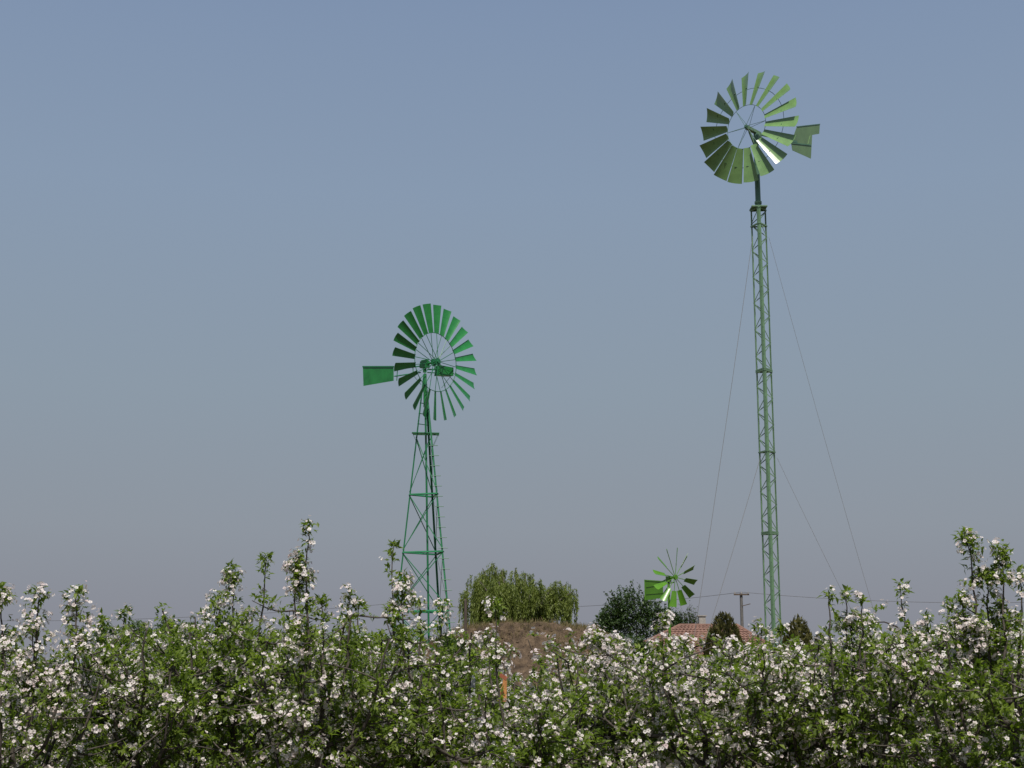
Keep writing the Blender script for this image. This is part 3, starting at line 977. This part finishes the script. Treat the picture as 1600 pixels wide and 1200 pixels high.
for (xa, ya, xb, yb) in ((1007, 906.5, 1036, 908.5), (1010, 917, 1053, 910), (1010, 928, 1036, 926), (1007.5, 906, 1008, 938)):
    b = MB(); b.bar(on_plane(xa, ya, pole3 - side * 0.0, side), on_plane(xb, yb, pole3, side), 0.022, 0.022); world_build(b, 'vane_rib', M['lime'], sm)
b = MB(); b.bar(on_plane(1034, 909, pole3, side), (pole3.x, pole3.y, h3.z - 0.02), 0.024, 0.024); world_build(b, 'tail_boom', M['lime'], sm)


# ------------------------------------------------------------------ background trees and shrubs
def blob_leaves(C, Rr, n, r, lsz, up=0.3, shell=0.55):
    """leaf positions through a lumpy ellipsoid volume"""
    d = rand_unit(n, r)
    rad = r.uniform(shell, 1.0, n) ** 0.7
    P = np.asarray(C) + d * rad[:, None] * np.asarray(Rr)
    D = unit(d * 0.5 + rand_unit(n, r) + np.array([0, 0, up]))
    U = unit(rand_unit(n, r) * 0.7 + np.array([0, 0, 1]))
    L = r.uniform(0.6, 1.3, n) * lsz
    W = L * r.uniform(0.4, 0.6, n)
    return P, D, U, L, W, np.clip(r.normal(0.45, 0.25, n), 0, 1)


def willow():
    r = np.random.default_rng(5)
    Dw = 72.0
    base = Vector((at(806, 1000, Dw).x, Dw, 0))
    t = empty('willow_tree', base, 'broad weeping willow with hanging yellow-green strands behind the earth mound', 'willow tree')
    lo = lambda x, y, dy=0.0: np.array(at(x, y, Dw + dy)) - np.array(base)
    fork = np.array([0, 0, 2.6])
    V, Q = tubes_np([(curve_pts((0, 0, -0.1), fork, (0.06, 0, 0), 8, r, 0.01), np.linspace(0.34, 0.24, 8))], 10)
    obj('trunk', np_mesh('trunk', V, Q, smooth=True), M['bark'], t)
    tops = [(737, 918, 0.2), (747, 896, -0.8), (757, 882, 0.5), (768, 873, -0.2), (779, 884, 1.0), (794, 906, -0.5), (806, 882, -0.3), (821, 889, 0.7), (838, 904, -0.9),
            (856, 914, 0.5), (872, 905, -0.2), (886, 906, 0.4), (896, 916, -0.3), (752, 917, 1.4), (800, 912, -1.4), (845, 920, 1.5), (772, 904, -1.5), (826, 912, 1.7), (878, 920, 1.0)]
    limbs = []; starts = []
    for (x, y, dy) in tops:
        p1 = lo(x, y + 6, dy)
        P = curve_pts(fork, p1, (0, 0, 0.25), 9, r, 0.03)
        limbs.append((P, np.linspace(0.11, 0.018, 9)))
        for _ in range(50):
            q = P[r.integers(4, 9)] * r.uniform(0.97, 1.0) + r.normal(0, 0.16, 3) * np.array([1, 1, 0.5])
            starts.append((q, p1))
    V, Q = tubes_np(limbs, 6)
    obj('limbs', np_mesh('limbs', V, Q, smooth=True), M['bark'], t)
    parts = []; strands = []
    for q, p1 in starts:
        out_ = unit(np.array([q[0] + r.normal(0, 0.6), q[1] + r.normal(0, 0.6), 0.0]))
        fr_ = abs(q[0]) / 2.8
        zend = r.uniform(3.3, 5.0) if -0.9 < q[0] < 0.8 else (r.uniform(4.3, 5.3) if 0.8 <= q[0] < 2.1 else r.uniform(2.7, 4.4))
        ln = max(0.5, (q[2] - zend) * r.uniform(0.3, 1.1))
        n = 12
        s = np.linspace(0, 1, n)[:, None]
        sway = r.uniform(0.05, 0.42)
        P = q + out_ * sway * (1 - np.exp(-3 * s)) + np.array([0, 0, 1]) * (0.22 * np.sin(np.minimum(s * 5, np.pi)) * 0.8 - s ** 1.2 * ln)
        strands.append((P, np.full(n, 0.006)))
        m = int(46 * ln) + 20
        X, T, _ = along(P, m, r)
        X = X + r.normal(0, 0.035, X.shape)
        Dd = unit(T * 0.8 + rand_unit(m, r) * 0.55 + np.array([0, 0, -0.5]))
        L = r.uniform(0.11, 0.20, m)
        tn = np.clip(r.normal(0.5, 0.22) + r.normal(0, 0.15, m), 0, 1)
        parts.append((X, Dd, rand_unit(m, r), L, L * 0.24, tn))
    V, Q = tubes_np(strands, 3)
    o = obj('strands', np_mesh('strands', V, Q), M['willow_leaf'], t); o['kind'] = 'stuff'
    V, T, tn = leaves_np(*merge_leaf(parts))
    o = obj('crown', np_mesh('crown', V, T, tn), M['willow_leaf'], t); o['kind'] = 'stuff'


willow()


def bush(name, label, cat, d, stems, n, lsz, mat, seed, twig=0.5, group=None):
    """stems: (x, ytop, ybottom, halfwidth px) lobes, unprojected at distance d"""
    r = np.random.default_rng(seed)
    x0 = np.mean([s[0] for s in stems])
    base = Vector((at(x0, 1000, d).x, d, 0))
    t = empty(name, base, label, cat, group)
    parts = []; tb = []
    for (x, yt, yb, hw) in stems:
        dy = r.normal(0, 0.5)
        top = np.array(at(x, yt, d + dy)) - np.array(base)
        bot = np.array(at(x, yb, d + dy)) - np.array(base)
        rx = hw * d / 2200.0
        rz = (top[2] - bot[2]) / 2
        C = (top + bot) / 2
        k = int(n / len(stems))
        parts.append(blob_leaves(C, (rx, rx, rz), int(k * 0.6), r, lsz))
        tb.append((curve_pts((r.normal(0, 0.08), r.normal(0, 0.08), -0.05), C, (0, 0, 0.1), 7, r, 0.02), np.linspace(0.07, 0.03, 7)))
        # spiky upright twigs give an uneven outline
        for _ in range(26):
            q = C + rand_unit(1, r)[0] * np.array([rx, rx, rz]) * r.uniform(0.5, 0.95)
            dr = unit(np.array([(q[0] - C[0]) / rx * 0.6, r.normal(0, 0.3), r.uniform(0.3, 1.2)]))
            P = curve_pts(C + (q - C) * 0.4, q + dr * rz * r.uniform(0.15, twig), (0, 0, 0.02), 6, r, 0.01)
            tb.append((P, np.linspace(0.018, 0.005, 6)))
            m = int(k * 0.4 / 26) + 3
            X, T, _ = along(P, m, r)
            X += r.normal(0, 0.022 * lsz / 0.12, X.shape)
            L = r.uniform(0.6, 1.2, m) * lsz
            parts.append((X, unit(T * 0.6 + rand_unit(m, r)), rand_unit(m, r) + np.array([0, 0, 1.0]), L, L * 0.5, np.clip(r.normal(0.5, 0.2, m), 0, 1)))
    V, Q = tubes_np(tb, 5)
    obj('trunk', np_mesh('trunk', V, Q, smooth=True), M['bark'], t)
    V, T, tn = leaves_np(*merge_leaf(parts))
    o = obj('crown', np_mesh('crown', V, T, tn), mat, t); o['kind'] = 'stuff'
    return t


bush('shrub', 'tall dark green bush between the willow and the small windmill', 'bush', 105.0,
     [(958, 935, 1010, 22), (975, 916, 1000, 24), (995, 920, 1000, 26), (1015, 935, 1005, 24), (945, 955, 1015, 18), (1038, 948, 1010, 24), (1054, 958, 1012, 14)], 12000, 0.22, M['shrub_leaf'], 21, 0.7)
bush('shrub', 'thin dark twiggy bush showing left of the chimney', 'bush', 106.0,
     [(1078, 950, 1005, 9), (1084, 957, 1005, 7), (1068, 962, 1010, 9)], 1300, 0.16, M['shrub_leaf'], 22, 0.9)
bush('shrub', 'mid green bush at the foot of the dark bush, right of the mound', 'bush', 56.0,
     [(985, 990, 1050, 26), (1006, 1002, 1050, 16), (960, 1000, 1050, 18), (1066, 1002, 1045, 12)], 6000, 0.12, M['hedge_leaf'], 23)
bush('shrub', 'green bush at the left end of the mound behind the wooden post', 'bush', 43.5,
     [(700, 988, 1040, 16), (715, 996, 1045, 16), (735, 1015, 1050, 14)], 3000, 0.09, M['hedge_leaf'], 24)
bush('far_tree', 'hazy green tree line clump on the skyline at far left', 'tree', 140.0,
     [(165, 978, 1020, 20), (215, 970, 1020, 25), (262, 966, 1020, 28), (300, 972, 1020, 24)], 5000, 0.32, M['hedge_leaf'], 25)
bush('far_tree', 'low pale green skyline clump between the tall spire and the three-legged wind pump', 'tree', 140.0,
     [(535, 992, 1030, 20), (560, 990, 1030, 18), (585, 994, 1030, 18)], 2600, 0.30, M['hedge_leaf'], 26)


def thuja(label, x, yt, d, hw, seed, n=5000):
    r = np.random.default_rng(seed)
    top = at(x, yt, d)
    base = Vector((top.x, d, 0))
    H = top.z
    Rb = hw * d / 2200.0
    t = empty('thuja', base, label, 'conifer', 'conical conifers by the house')
    V, Q = tubes_np([(np.array([[0, 0, -0.1], [0, 0, H * 0.5], [0, 0, H * 0.95]]), np.array([0.09, 0.06, 0.02]))], 8)
    obj('trunk', np_mesh('trunk', V, Q, smooth=True), M['bark'], t)
    s = 1 - np.sqrt(r.uniform(0.0, 1, n)) * 0.96
    z = s * H
    a = r.uniform(0, 6.28, n)
    prof = Rb * np.minimum(1.0, 1.75 * (1 - s) ** 0.6) * (1 + 0.10 * np.sin(a * 3 + z * 2.0 + seed) + 0.07 * np.sin(a * 7 - z * 6))
    rad = prof * r.uniform(0.86, 1.03, n)
    P = np.stack([np.cos(a) * rad, np.sin(a) * rad, z], 1)
    D = unit(np.stack([np.cos(a) * 0.5, np.sin(a) * 0.5, np.full(n, 1.0)], 1) + rand_unit(n, r) * 0.5)
    U = np.stack([np.cos(a), np.sin(a), np.full(n, 0.3)], 1)
    L = r.uniform(0.10, 0.22, n)
    V, T, tn = leaves_np(P, D, U, L, L * 0.5, np.clip(r.normal(0.45, 0.25, n), 0, 1), 0.05)
    o = obj('crown', np_mesh('crown', V, T, tn), M['thuja_leaf'], t); o['kind'] = 'stuff'


thuja('broad brownish conical conifer in front of the tiled roof', 1131, 957, 60.0, 29, 31, 11000)
thuja('dark conical conifer just right of the mast foot', 1246, 964, 62.0, 25, 32, 10000)
thuja('lowest conical conifer peeping over the blossom right of the mast', 1281, 992, 62.0, 15, 33, 6000)

# ------------------------------------------------------------------ house
DH = 96.0
hx0, hx1 = at(955, 1030, DH).x, at(1240, 1030, DH).x
rx0, rx1 = at(1062, 978, DH + 3).x, at(1152, 978, DH + 3).x
ez = 2.05
rz = at(1100, 977, DH + 3).z
hc = Vector(((hx0 + hx1) / 2, DH + 3, 0))
hs_ = empty('house', hc, 'low house with a red tiled hip roof behind the conical conifer', 'house')
b = MB(); b.box((0, 0, ez / 2 - 0.05), ((hx1 - hx0) / 2 - 0.4, 2.6, ez / 2 + 0.05)); b.build('wall', M['wall'], hs_)
for wx in (-2.4, 0.4, 2.6):
    b = MB(); b.box((wx, -2.62, 1.1), (0.5, 0.04, 0.5)); wo_ = b.build('window', M['wood'], hs_)
    b = MB()
    for sx in (-1, 1): b.box((wx + sx * 0.23, -2.665, 1.1), (0.2, 0.01, 0.42))
    b.build('pane', M['glass'], wo_)
E = [Vector((hx0, DH, ez)) - hc, Vector((hx1, DH, ez)) - hc, Vector((hx1, DH + 6, ez)) - hc, Vector((hx0, DH + 6, ez)) - hc]
Rg = [Vector((rx0, DH + 3, rz)) - hc, Vector((rx1, DH + 3, rz)) - hc]
b = MB(); b.add(E + Rg, [(0, 1, 5, 4), (1, 2, 5), (2, 3, 4, 5), (3, 0, 4), (3, 2, 1, 0)])
roof = b.build('roof', M['tile'], hs_)
# overlapping clay tiles on the slopes, as real small slabs
tiles = MB()


def tile_slope(a, bb, c, d_, nrows):
    """a-bb eave, d_-c ridge end"""
    nrm = (bb - a).cross(d_ - a).normalized()
    if nrm.z < 0: nrm = -nrm
    up = None
    for i in range(nrows):
        t0, t1 = i / nrows, (i + 1.18) / nrows
        t1 = min(t1, 1.0)
        l0, r0 = a.lerp(d_, t0), bb.lerp(c, t0)
        l1, r1 = a.lerp(d_, t1), bb.lerp(c, t1)
        w = (r0 - l0).length
        k = max(1, int(w / 0.26))
        for j in range(k):
            f0, f1 = j / k + 0.004, (j + 1) / k - 0.004
            lift = 0.05 + 0.012 * RNG.uniform()
            P = [l0.lerp(r0, f0) + nrm * lift, l0.lerp(r0, f1) + nrm * lift, l1.lerp(r1, f1) + nrm * 0.012, l1.lerp(r1, f0) + nrm * 0.012]
            mid0 = l0.lerp(r0, (f0 + f1) / 2) + nrm * (lift + 0.035); mid1 = l1.lerp(r1, (f0 + f1) / 2) + nrm * 0.04
            lo0 = l0.lerp(r0, f0) + nrm * 0.004; lo1 = l0.lerp(r0, f1) + nrm * 0.004
            tiles.add(P + [mid0, mid1, lo0, lo1], [(0, 4, 5, 3), (4, 1, 2, 5), (0, 6, 7, 1, 4)])


tile_slope(E[0], E[1], Rg[1], Rg[0], 14)
tile_slope(E[1], E[2], Rg[1], Rg[1], 14)
tile_slope(E[3], E[0], Rg[0], Rg[0], 14)
o = tiles.build('tiles', M['tile'], roof); o['kind'] = 'stuff'
b = MB()
for p, q in ((Rg[0], Rg[1]), (E[0], Rg[0]), (E[1], Rg[1])):
    b.rod(p + Vector((0, 0, 0.02)), q + Vector((0, 0, 0.02)), 0.09, 8)
b.build('ridge_tiles', M['tile'], roof)
cp = at(1097, 978, DH + 4) - hc
cw = 5.2 * (DH + 4) / 2245.0
ch_t = (at(1097, 963, DH + 4) - hc).z
b = MB(); b.box((cp.x, cp.y, (cp.z + ch_t) / 2 - 0.3), (cw, 0.24, (ch_t - cp.z) / 2 + 0.3)); b.box((cp.x, cp.y, ch_t + 0.03), (cw * 1.35, 0.3, 0.035)); b.build('chimney', M['chimney'], roof)

# ------------------------------------------------------------------ utility poles and wires
pole_b = at(1158, 929, 108.0)
pole_a = at(616, 946, 128.0)


def utility_pole(p, label):
    t = empty('utility_pole', (p.x, p.y, 0), label, 'utility pole', 'utility poles of the overhead line')
    b = MB(); b.rod((0, 0, -0.2), (0, 0, p.z + 0.1), 0.15, 10, 0.11); b.build('post', M['pole'], t)
    b = MB(); b.box((0, -0.16, p.z), (0.58, 0.05, 0.06)); b.build('crossarm', M['wood'], t)
    for x in (-0.5, 0.0, 0.5):
        b = MB(); b.rod((x, -0.16, p.z + 0.06), (x, -0.16, p.z + 0.2), 0.045, 8, 0.03); b.build('insulator', M['chimney'], t)
    b = MB(); b.bar((0.05, -0.12, p.z - 0.86), (0.66, -0.14, p.z - 0.70), 0.06, 0.06); b.build('bracket', M['wood'], t)


utility_pole(pole_b, 'grey utility pole with a crossarm standing behind the tiled roof')
utility_pole(pole_a, 'thin grey utility pole seen through the foot of the three-legged wind pump')


def wire(p, q, sag, label, rad=0.012):
    n = 30
    s = np.linspace(0, 1, n)[:, None]
    P = np.array(p) * (1 - s) + np.array(q) * s - np.array([0, 0, 1.0]) * sag * 4 * s * (1 - s)
    V, Q = tubes_np([(P, np.full(n, rad))], 4)
    o = obj('overhead_wire', np_mesh('overhead_wire', V, Q), M['steel'])
    tag(o, label, 'wire', 'spans of the overhead line')


pz = Vector((0, -0.16, 0.18))
left_end = at(-420, 952, 145.0); right_end = at(1900, 926, 100.0)
wire(pole_a + pz, pole_b + pz, 0.75, 'thin dark wire spanning between the two utility poles behind the willow', 0.017)
wire(left_end, pole_a + pz, 1.35, 'thin dark wire sagging low across the sky at the far left', 0.018)
wire(pole_b + pz, right_end, 0.75, 'thin dark wire running right from the crossarm pole behind the mast', 0.017)

# ------------------------------------------------------------------ small things near the mound
p0 = at(727, 1000, 36.0); pt = at(727.5, 938, 36.0)
t = empty('wooden_post', (p0.x, 36.0, 0), 'dark weathered wooden post standing left of the mound before the willow', 'post')
b = MB(); b.rod((0, 0, -0.1), (pt.x - p0.x, 0, pt.z), 0.045, 8, 0.035); b.build('post', M['wood'], t)
b = MB(); b.rod((pt.x - p0.x, 0, pt.z), (pt.x - p0.x, 0, pt.z + 0.04), 0.03, 8, 0.012); b.build('cap', M['wood'], t)

DT = 9.1
p0 = at(785.5, 1096, DT); pt = at(789, 1062, DT)
t = empty('orange_strip', p0, 'tapered orange strip hanging among the blossoms below the mound', 'marker')
L0 = pt - p0
b = MB(); b.prof((0, 0, 0), L0, [(-0.030, -0.004), (0.024, -0.004), (0.024, 0.004), (-0.030, 0.004)], (0, 1, 0), [(-0.012, -0.004), (0.012, -0.004), (0.012, 0.004), (-0.012, 0.004)]); b.build('strip', M['orange'], t)
b = MB(); b.box(L0 + Vector((-0.010, 0.0, 0.018)), (0.026, 0.006, 0.012), Matrix.Rotation(0.5, 3, 'Y')); b.build('head', M['rust'], t)
b = MB(); b.rod(L0 + Vector((-0.005, 0, 0.03)), L0 + Vector((-0.005, 0.20, 0.16)), 0.003, 5); b.build('tie', M['apple_bark'], t)

DT = 10.15
p0 = at(737, 1098, DT); pt = at(737, 1060, DT)
t = empty('concrete_post', (p0.x, DT, 0), 'pale grey concrete post showing between the leaves left of the orange strip', 'post')
b = MB(); b.box((0, 0, pt.z / 2 - 0.03), (0.024, 0.024, pt.z / 2 + 0.03)); b.build('post', M['grey_post'], t)
b = MB(); b.prof((0, 0, pt.z), (0, 0, pt.z + 0.025), [(-0.024, -0.024), (0.024, -0.024), (0.024, 0.024), (-0.024, 0.024)], (0, 1, 0), [(-0.01, -0.01), (0.01, -0.01), (0.01, 0.01), (-0.01, 0.01)]); b.build('point', M['grey_post'], t)


# ------------------------------------------------------------------ grass
def grass(name, X, Y, Z, h, w, mat, label, r):
    n = len(X)
    P = np.stack([X, Y, Z], 1)
    D = unit(rand_unit(n, r) * 0.45 + np.array([0, 0, 1]))
    V, T, tn = leaves_np(P, D, rand_unit(n, r), h, w, r.uniform(0, 1, n), 0.2)
    o = obj(name, np_mesh(name, V, T, tn), mat)
    tag(o, label, 'grass', kind='stuff')


# clods of soil lying on the mound's near slope
r = np.random.default_rng(78)
n = 420
X = r.uniform(-3.6, 4.6, n); Y = MD - r.uniform(0.3, 3.9, n)
C = np.stack([X, Y, mound_h(X, Y) + 0.01], 1)
R_ = r.uniform(0.015, 0.05, n)[:, None, None]
oct_v = np.array([[1, 0, 0], [0, 1, 0], [-1, 0, 0], [0, -1, 0], [0, 0, 0.8], [0, 0, -0.8]], float)
V = (C[:, None, :] + oct_v[None] * R_ * r.uniform(0.6, 1.4, (n, 6, 1))).reshape(-1, 3)
oct_f = np.array([[0, 1, 4], [1, 2, 4], [2, 3, 4], [3, 0, 4], [1, 0, 5], [2, 1, 5], [3, 2, 5], [0, 3, 5]])
o = obj('soil_clods', np_mesh('soil_clods', V, (np.arange(n)[:, None, None] * 6 + oct_f[None]).reshape(-1, 3)), M['earth'])
tag(o, 'loose clods of brown soil on the slope of the mound', 'soil', kind='stuff')
r = np.random.default_rng(77)
n = 24000
X = r.uniform(-4.0, 5.2, n); Y = MD + r.uniform(-3.8, 3.0, n)
H_ = mound_h(X, Y)
dens = fbm(X * 1.6, Y * 1.6, 60, 3)
k = (H_ > 0.15) & ((Y > MD - 0.75) | (dens > 0.30)) & (r.uniform(size=n) < 0.8)
grass('dry_grass', X[k], Y[k], H_[k] - 0.01, r.uniform(0.05, 0.24, k.sum()), r.uniform(0.008, 0.022, k.sum()), M['dry_grass'], 'dry straw-coloured grass growing on top of the earth mound', r)
n = 26000
Y = r.uniform(7, 44, n); X = r.uniform(-0.42, 0.42, n) * Y
dens = fbm(X * 0.9, Y * 0.9, 61, 3)
k = dens > 0.05
grass('green_grass', X[k], Y[k], np.zeros(k.sum()) - 0.02, r.uniform(0.06, 0.24, k.sum()), r.uniform(0.008, 0.02, k.sum()), M['green_grass'], 'short green grass on the orchard floor between the rows', r)
